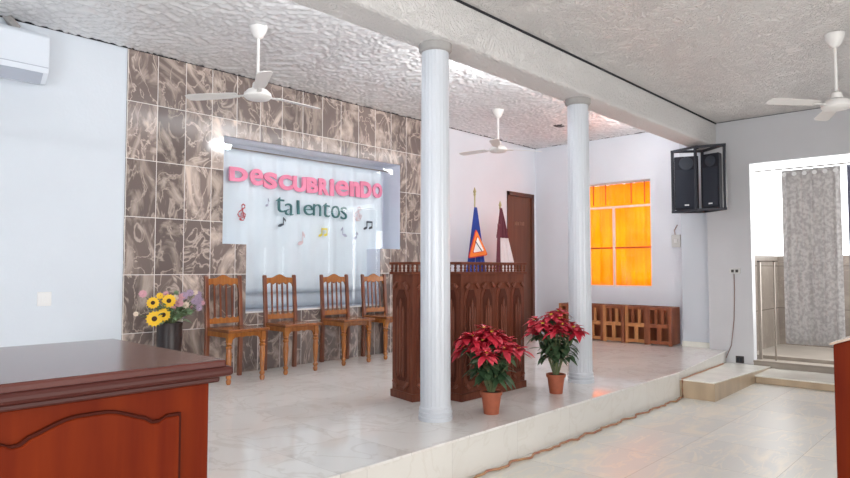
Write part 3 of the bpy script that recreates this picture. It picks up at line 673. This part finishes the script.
labs = ['slatted wooden unit at the right end, nearest the white pilaster', 'slatted wooden unit second from the pilaster', 'slatted wooden unit third from the pilaster', 'slatted wooden unit beside the far column, fourth from the pilaster', 'slatted wooden unit hidden mostly behind the far column']
for k in range(5): slat_box(ys[k] + 0.004, ys[k + 1] - 0.004, 9.90 + 0.02 * (k % 2), 0.34, labs[k], lat_b if k != 0 else lat_a)

# ------------------------------------------------------------------ plants
def leaf(bm, base, d, L_, W_, droop=0.3, up=Vector((0, 0, 1))):
    d = d.normalized(); s = d.cross(up)
    if s.length < 0.1: s = Vector((1, 0, 0))
    s.normalize(); n = s.cross(d).normalized(); rows = []
    prof = [0.08, 0.62, 1.0, 0.72, 0.05]
    for i, wv in enumerate(prof):
        t = i / 4; c = base + d * (L_ * t) - up * (droop * L_ * t * t)
        rows.append([bm.verts.new(c - s * W_ * wv * .5 + n * 0.12 * W_ * wv), bm.verts.new(c), bm.verts.new(c + s * W_ * wv * .5 + n * 0.12 * W_ * wv)])
    for a, b in zip(rows, rows[1:]):
        for k in range(2): bm.faces.new((a[k], a[k + 1], b[k + 1], b[k]))
def poinsettia(x, y, label, seed, hs, heads, spread):
    rnd = random.Random(seed)
    t = thing('potted_poinsettia', label, 'potted plant', (x, y, PZ), 0, 'red poinsettias at the stage edge')
    obj('pot', lathe(B(), [(0.062, 0), (0.082, 0.155), (0.092, 0.157), (0.094, 0.185), (0.084, 0.186), (0.080, 0.165)], (0, 0, 0), 24), terra, t, smooth=True)
    obj('soil', lathe(B(), [(0.078, 0.160), (0.078, 0.172), (0.03, 0.180)], (0, 0, 0), 16), soil, t)
    stems = B(); green = B(); tops = []
    for k in range(heads):
        a = 2 * PI * k / heads + rnd.uniform(-.3, .3); rr = spread * (rnd.uniform(.1, .4) if k % 3 == 0 else rnd.uniform(.55, 1.0))
        top = Vector((rr * math.cos(a), rr * math.sin(a), hs * rnd.uniform(0.86, 1.04) - 0.55 * rr * rr / spread)); tops.append(top)
        tube(stems, [(0.02 * math.cos(a), 0.02 * math.sin(a), 0.17), (top.x * .4, top.y * .4, 0.17 + (top.z - .17) * .5), tuple(top)], 0.006, 6)
        for j in range(9):
            u = rnd.uniform(.35, .92); p = Vector((top.x * u, top.y * u, 0.17 + (top.z - .17) * u)); th = rnd.uniform(0, 2 * PI)
            leaf(green, p, Vector((math.cos(th), math.sin(th), rnd.uniform(-.5, .2))), rnd.uniform(.10, .16), rnd.uniform(.05, .08), rnd.uniform(.2, .6))
    o1 = obj('stems', stems, stem_g, t); o2 = obj('foliage', green, leaf_g, t, smooth='all'); tag(o2, 'dark green drooping leaves')
    for tp_ in tops:
        fl = B()
        for ring, (nn, l, wd, el) in enumerate(((8, .135, .062, -.05), (7, .105, .055, .3), (6, .07, .035, .7))):
            for q in range(nn):
                th = 2 * PI * q / nn + ring * .4 + rnd.uniform(-.3, .3)
                leaf(fl, tp_ + Vector((0, 0, 0.01 * ring)), Vector((math.cos(th), math.sin(th), el + rnd.uniform(-.45, .35))), l * rnd.uniform(.85, 1.15), wd, rnd.uniform(.15, .45))
        hd = obj('flower_head', fl, bract, t, smooth='all')
        bmc = B()
        for q in range(5):
            a = 2 * PI * q / 5; lathe(bmc, [(0.002, 0), (0.006, 0.004), (0.006, 0.010), (0.002, 0.014)], (tp_.x + .010 * math.cos(a), tp_.y + .010 * math.sin(a), tp_.z + 0.015), 6)
        obj('flower_centre', bmc, yel_p, hd)
    return t
poinsettia(4.32, 3.26, 'red poinsettia in a terracotta pot, nearer the tall carved pulpit and near column', 3, 0.70, 19, 0.25)
poinsettia(5.45, 3.33, 'red poinsettia in a terracotta pot beside the far column', 11, 0.76, 17, 0.24)

# flower vase by the tiled wall
vs = thing('flower_vase', 'dark vase of yellow, pink and lilac flowers behind the big desk', 'vase of flowers', (3.02, 6.34, PZ))
obj('vase', lathe(B(), [(0.11, 0), (0.13, 0.02), (0.10, 0.08), (0.115, 0.30), (0.125, 0.50), (0.120, 0.62), (0.128, 0.66), (0.118, 0.66), (0.110, 0.60)], (0, 0, 0), 28), vase_m, vs, smooth=True)
gb = B(); rnd = random.Random(5)
for k in range(110):
    a = rnd.uniform(0, 2 * PI); el = rnd.uniform(.1, 1.4)
    leaf(gb, Vector((.06 * math.cos(a), .06 * math.sin(a), .66 + rnd.uniform(0, .14))), Vector((math.cos(a), math.sin(a), el)), rnd.uniform(.10, .24), .035, .3)
obj('foliage', gb, pale_leaf, vs)
def daisy(c, r, m, nm, facing=Vector((-.5, -.8, .25)), petals=14, ctr=dark_c):
    bm = B(); f = facing.normalized(); u = f.cross(Vector((0, 0, 1))).normalized(); v = u.cross(f)
    for ring in (0, 1):
        for k in range(petals):
            a = 2 * PI * (k + .5 * ring) / petals; d_ = u * math.cos(a) + v * math.sin(a)
            leaf(bm, c + f * .004 * ring, d_ + f * .15, r * (1 - .15 * ring), r * .42, 0.05, f)
    h = obj(nm, bm, m, vs)
    q = f.to_track_quat('Z', 'Y').to_matrix().to_4x4()
    obj('flower_centre', lathe(B(), [(r * .34, 0), (r * .30, .012), (r * .1, .02)], (0, 0, 0), 12, Matrix.Translation(c) @ q), ctr, h)
    sb = B(); tube(sb, [tuple(c - f * .01), tuple(c * .5 + Vector((0, 0, .33)) - f * .02), (0, 0, .62)], .004, 5); obj('flower_stem', sb, stem_g, h)
def fp(px, py, y=6.24): 
    p = at(px, py, 1, y); return Vector((p.x - 3.02, y - 6.34, p.z - PZ))
for px, py, r in ((154.5, 319, .085), (163.5, 315, .075), (169, 301, .075), (153, 303, .065)): daisy(fp(px, py), r, yel_pet, 'sunflower')
for px, py, r, m in ((172, 309, .05, pink_pet), (179, 303, .055, pink_pet), (175, 298, .04, cream_pet), (184, 296, .05, lil_pet), (190, 293, .045, lil_pet), (198, 299, .05, lil_pet), (166, 294, .035, pink_pet), (186, 305, .04, cream_pet), (143, 294, .045, pink_pet), (136, 314, .03, cream_pet), (160, 296, .04, yel_pet), (190, 312, .035, pale_leaf), (199, 308, .04, lil_pet)):
    daisy(fp(px, py, 6.3), r, m, 'small_flower', petals=8, ctr=m)
for k in range(22):
    px = rnd.uniform(164, 203); py = rnd.uniform(290, 318) - (px < 172) * 4; m = rnd.choice((lil_pet, pink_pet, lil_pet, cream_pet, pale_leaf))
    daisy(fp(px, py, rnd.uniform(6.3, 6.45)), rnd.uniform(.028, .045), m, 'small_flower', petals=7, ctr=m)

# ------------------------------------------------------------------ flags
def flag(x, y, tip, label, build):
    t = thing('flag_on_stand', label, 'flag', (x, y, PZ))
    obj('stand', lathe(B(), [(0.14, 0), (0.14, 0.02), (0.05, 0.05), (0.025, 0.12), (0.02, 0.14)], (0, 0, 0), 20), pole_m, t, smooth=True)
    obj('pole', tube(B(), [(0, 0, 0.1), (0, 0, tip)], 0.012, 10), pole_m, t, smooth=True)
    obj('finial', lathe(B(), [(0.012, tip), (0.02, tip + .02), (0.016, tip + .05), (0.026, tip + .07), (0.004, tip + .14)], (0, 0, 0), 12), pole_m, t, smooth=True)
    build(t); return t
def drape(bm, z0, z1, wf, nz=26, nx=36, fold=5, amp=.03, off=0.0):
    rows = []
    for j in range(nz + 1):
        s = j / nz; z = z1 + (z0 - z1) * s; l, r = wf(s); row = []
        for i in range(nx + 1):
            u = i / nx; row.append(bm.verts.new((l + (r - l) * u, off - .02 + amp * (0.2 + s) * math.sin(u * fold * 2 * PI + s), z)))
        rows.append(row)
    for a, b in zip(rows, rows[1:]):
        for i in range(nx): bm.faces.new((a[i], a[i + 1], b[i + 1], b[i]))
    return bm
def blue_flag(t):
    cloth('flag_cloth', drape(B(), 0.95, 2.18, lambda s: (-.03 - .22 * s, .03 + .27 * s)), flag_b, t)
    M = Matrix.Translation((-0.06, -0.10, 1.56)) @ Matrix.Rotation(-.12, 4, 'Y')
    def rt(r, k=.18):
        c = [(-r * .92, -r * .62), (r * .92, -r * .62), (0, r * 1.0)]; out = []
        for i in range(3):
            A_, P_, N_ = c[i], c[i - 1], c[(i + 1) % 3]
            for u in (-1, -.5, 0, .5, 1):
                if u < 0: q = (A_[0] + (P_[0] - A_[0]) * k * -u, A_[1] + (P_[1] - A_[1]) * k * -u)
                elif u > 0: q = (A_[0] + (N_[0] - A_[0]) * k * u, A_[1] + (N_[1] - A_[1]) * k * u)
                else: q = (A_[0] * .93, A_[1] * .93)
                out.append(q)
        return out
    e = obj('emblem', prism(B(), rt(.275), .01, 'y', 0, M), red_m, t); obj('orange_border', prism(B(), rt(.25), .01, 'y', -.006, M), or_m, e); 
    obj('orange_field', prism(B(), rt(.16), .01, 'y', -.012, M), red_m, e); obj('white_field', prism(B(), rt(.145), .01, 'y', -.018, M), wh_m, e)
    obj('slanted_sword', box(B(), -.006, .006, -.026, -.018, -.11, .11, M @ Matrix.Rotation(-.7, 4, 'Y')), blk_p, e)
flag(7.98, 6.33, 2.36, 'dark blue flag with an orange triangle emblem behind the carved pulpit', blue_flag)
def maroon_flag(t):
    cloth('flag_cloth', drape(B(), 1.72, 2.22, lambda s: (-.03 - .07 * s, .02 + .18 * s), fold=3, nz=14), flag_mar, t)
    o = cloth('white_half', drape(B(), 0.95, 1.80, lambda s: (-.08 + .02 * s, .17 + .36 * s), fold=3), flag_wh, t)
    cloth('maroon_edge', drape(B(), 0.95, 1.95, lambda s: (-.13 - .03 * s, -.06 + .0 * s), fold=1, nx=10, off=-.02), flag_mar, t)
flag(8.70, 6.36, 2.20, 'maroon and white flag beside the brown door', maroon_flag)

# ------------------------------------------------------------------ ceiling fans
def fan(x, y, zc, drop, label, rot, rblade=0.60, bladem=None):
    t = thing('ceiling_fan', label, 'ceiling fan', (x, y, zc - 0.005), rot, 'white three-blade ceiling fans')
    obj('ceiling_rose', lathe(B(), [(0.085, 0), (0.085, -.012), (0.075, -.05), (0.045, -.11), (0.02, -.13)], (0, 0, 0), 24), fan_wh, t, smooth=True)
    obj('down_rod', lathe(B(), [(0.014, -.12), (0.014, -drop + .10)], (0, 0, 0), 12), fan_wh, t, smooth=True)
    obj('rod_cup', lathe(B(), [(0.018, -drop + .17), (0.045, -drop + .15), (0.055, -drop + .10), (0.02, -drop + .09)], (0, 0, 0), 20), fan_wh, t, smooth=True)
    obj('motor', lathe(B(), [(0.03, -drop + .09), (0.09, -drop + .085), (0.125, -drop + .05), (0.13, -drop + .02), (0.11, -drop), (0.05, -drop - .012)], (0, 0, 0), 32), fan_wh, t, smooth=True)
    for k in range(3):
        M = Matrix.Rotation(2 * PI * k / 3, 4, 'Z')
        arm = box(B(), .10, .24, -.02, .02, -drop + .036, -drop + .042, M)
        b_ = bpy.data.objects and None
        pts = [(.20, -.045), (.30, -.058), (rblade - .05, -.068), (rblade, -.05), (rblade + .012, 0), (rblade, .05), (rblade - .05, .068), (.30, .058), (.20, .045)]
        Mb = M @ Matrix.Translation((0, 0, -drop + .045)) @ Matrix.Rotation(0.18, 4, 'X')
        bl = obj('blade', prism(B(), pts, .005, 'z', 0, Mb), bladem or fan_wh, t)
        obj('blade_arm', arm, fan_wh, bl)
    return t
fan(3.285, 5.196, ZS, 0.70, 'white ceiling fan hanging in front of the tiled wall', 0.04, 0.72)
fan(7.39, 5.43, ZS, 0.62, 'white ceiling fan hanging before the white stage wall', -0.50, 0.68)
fan(6.92, 1.20, ZM, 0.71, 'white ceiling fan over the hall at the right edge', math.radians(142), 0.70)
p = at(560, 125, 2, ZS); tag(obj('ceiling_socket', lathe(B(), [(0.05, -.03), (0.10, -.012), (0.11, 0)], (p.x, p.y, ZS), 20), vent_m), 'small dark round fitting on the stage ceiling', 'ceiling fitting')

# ------------------------------------------------------------------ air conditioner
ac = thing('air_conditioner', 'white wall air conditioner cut by the left edge of the picture', 'air conditioner', (1.42, WY, 3.20))
prof = [(0, 0.03), (-0.14, 0.0), (-0.22, 0.09), (-0.235, 0.14), (-0.235, 0.42), (-0.20, 0.46), (0, 0.46)]
obj('casing', prism(B(), prof, 0.96, 'x', -0.48), ac_m, ac, bevel=0.012)
obj('louvre', prism(B(), [(-0.15, 0.004), (-0.222, 0.086), (-0.230, 0.082), (-0.158, -0.004)], 0.86, 'x', -0.43), ac_d, ac)
obj('seam', box(B(), -0.47, 0.47, -0.238, -0.232, 0.135, 0.141), ac_d, ac)
obj('energy_label', box(B(), -0.005, 0.055, -0.2385, -0.234, 0.34, 0.44), yellow_m, ac)
tag(obj('pipe_cover', tube(B(), [(1.60, WY - .03, 3.80), (1.63, WY - .06, 3.74), (1.68, WY - .04, 3.70)], 0.04), plaster_grey, smooth=True), 'grey lump of pipe wrap above the air conditioner', 'pipe')
def plate(name, label, cat, ax, v, px, py, w, h, m, detail, dn=None, n=2):
    p = at(px, py, ax, v); t = thing(name, label, cat, p)
    if ax == 1:
        obj('cover', box(B(), -w / 2, w / 2, -.012, 0, -h / 2, h / 2), m, t, bevel=.003)
        for k in range(n): obj(dn, box(B(), -w * .25 + k * w * .3, -w * .08 + k * w * .3, -.018, -.012, -h * .25, h * .25), detail, t)
    else:
        obj('cover', box(B(), -.014, 0, -w / 2, w / 2, -h / 2, h / 2), m, t, bevel=.003)
        for k in range(n): obj(dn, box(B(), -.022, -.014, -w * .32 + k * w * .4, -w * .08 + k * w * .4, -h * .28, h * .28), detail, t)
    return t
plate('light_switch', 'white switch plate on the blue-white left wall', 'light switch', 1, WY, 44, 299, .12, .13, switch_m, white_pl, 'rocker')
plate('wall_outlet', 'grey outlet with dark sockets on the right wall', 'outlet', 0, RX, 735, 271, .15, .075, cream_pl, dkbr, 'socket')
plate('floor_outlet', 'square black outlet low on the right wall', 'outlet', 0, RX, 740, 359.5, .11, .10, dkbr, black_m, 'socket')
p = at(677, 241, 0, FX); sb = thing('switch_box', 'small white box with a cable on the far wall', 'switch box', (FX, p.y, p.z))
obj('cover', box(B(), -.05, 0, -.07, .07, -.10, .10), cream_pl, sb, bevel=.006); obj('knob', box(B(), -.062, -.05, -.025, .025, -.03, .03), white_pl, sb)
obj('cable', tube(B(), [(-.02, .02, .10), (-.025, .03, .17), (-.02, -.02, .26)], .008), cable_m, sb)
p = at(721, 295, 0, RX)
bm = B(); tube(bm, [tuple(at(x, y, 0, RX - .015)) for x, y in ((734, 274), (734.5, 290), (734, 320), (731.5, 345), (726, 358), (716, 362))] , .006)
tag(obj('power_cable', bm, cable_m, smooth='all'), 'thin brown cable hanging from the outlet down the right wall', 'cable')
bm = B(); pts = []
x = RX - 0.3
while x > 7.58:
    zt = 0.212 - (x - 7.5) / 2.48 * 0.085; pts.append((x, edge(x) - .014 - .004 * math.sin(x * 9), zt + .006)); x -= .06
pts += [(7.567, PY - .02, .2), (7.565, PY - .02, .1), (7.55, PY - .03, .012)]
x = 7.5
while x > 1.5:
    pts.append((x, PY - .03 + .016 * math.sin(x * 17) + .008 * math.sin(x * 43) - .01, .010 + .004 * math.sin(x * 23))); x -= .03
tube(bm, pts, .009, 6); 
tag(obj('floor_cable', bm, cable_r, smooth='all'), 'red-brown cable running along the foot of the stage riser', 'cable')

# ------------------------------------------------------------------ speaker in cage
SX, SY, SZ0, SZ1 = 9.48, 3.42, 2.36, 3.28
cg = thing('speaker_cage', 'black welded cage hanging from the beam end around the speaker', 'speaker bracket', (SX, 3.42, SZ0))
p1, p2, p3 = (0, 0), (0.16, 0.40), (0.10, -0.37); p4 = (0.42, 0.05)
ring_ = [p2, p1, p3, p4]; Hc = SZ1 - SZ0
for a, b_ in zip(ring_, ring_[1:] + ring_[:1]):
    for z in (0, Hc):
        A_ = Vector((*a, z)); B_ = Vector((*b_, z)); d_ = (B_ - A_); L_ = d_.length; M = Matrix.Translation(A_) @ d_.to_track_quat('X', 'Z').to_matrix().to_4x4()
        obj('rail', box(B(), -.017, L_ + .017, -.017, .017, -.017, .017, M), black_m, cg)
for a in ring_: obj('upright', box(B(), a[0] - .017, a[0] + .017, a[1] - .017, a[1] + .017, 0, Hc), black_m, cg)
obj('hanger', box(B(), .15, .19, .02, .06, Hc, Hc + .05), black_m, cg)
obj('floor_bar', box(B(), .0, .42, .0, .05, -.012, .012), black_m, cg)
def spk(name, cx, cy, ang, wd, dp, ht, label):
    t = thing(name, label, 'speaker', (cx, cy, SZ0 + .02), ang)
    obj('cabinet', prism(B(), [(-wd / 2, 0), (wd / 2, 0), (wd * .34, dp), (-wd * .34, dp)], ht, 'z', 0), spk_m, t, bevel=.008)
    g_ = obj('grille', box(B(), -wd / 2 + .02, wd / 2 - .02, -.012, 0, .03, ht - .2), spk_g, t, bevel=.004)
    obj('horn', lathe(B(), [(wd * .30, 0), (wd * .28, .02), (wd * .06, .01)], (0, 0, 0), 20, Matrix.Translation((0, 0, ht - .11)) @ Matrix.Rotation(PI / 2, 4, 'X')), spk_c, t, smooth=True)
    obj('badge', box(B(), -.03, .03, -.018, -.012, .06, .08), wh_m, g_)
    return t
f1_ = math.atan2(-.37, .10)
spk('loudspeaker', SX + .135, 3.42 + .185, -1.19, .34, .16, .80, 'black loudspeaker in the left half of the wall cage')
spk('loudspeaker', SX + .115, 3.42 - .17, 1.0 * 0 - 1.83, .27, .14, .80, 'black loudspeaker with tall grille in the right half of the cage')
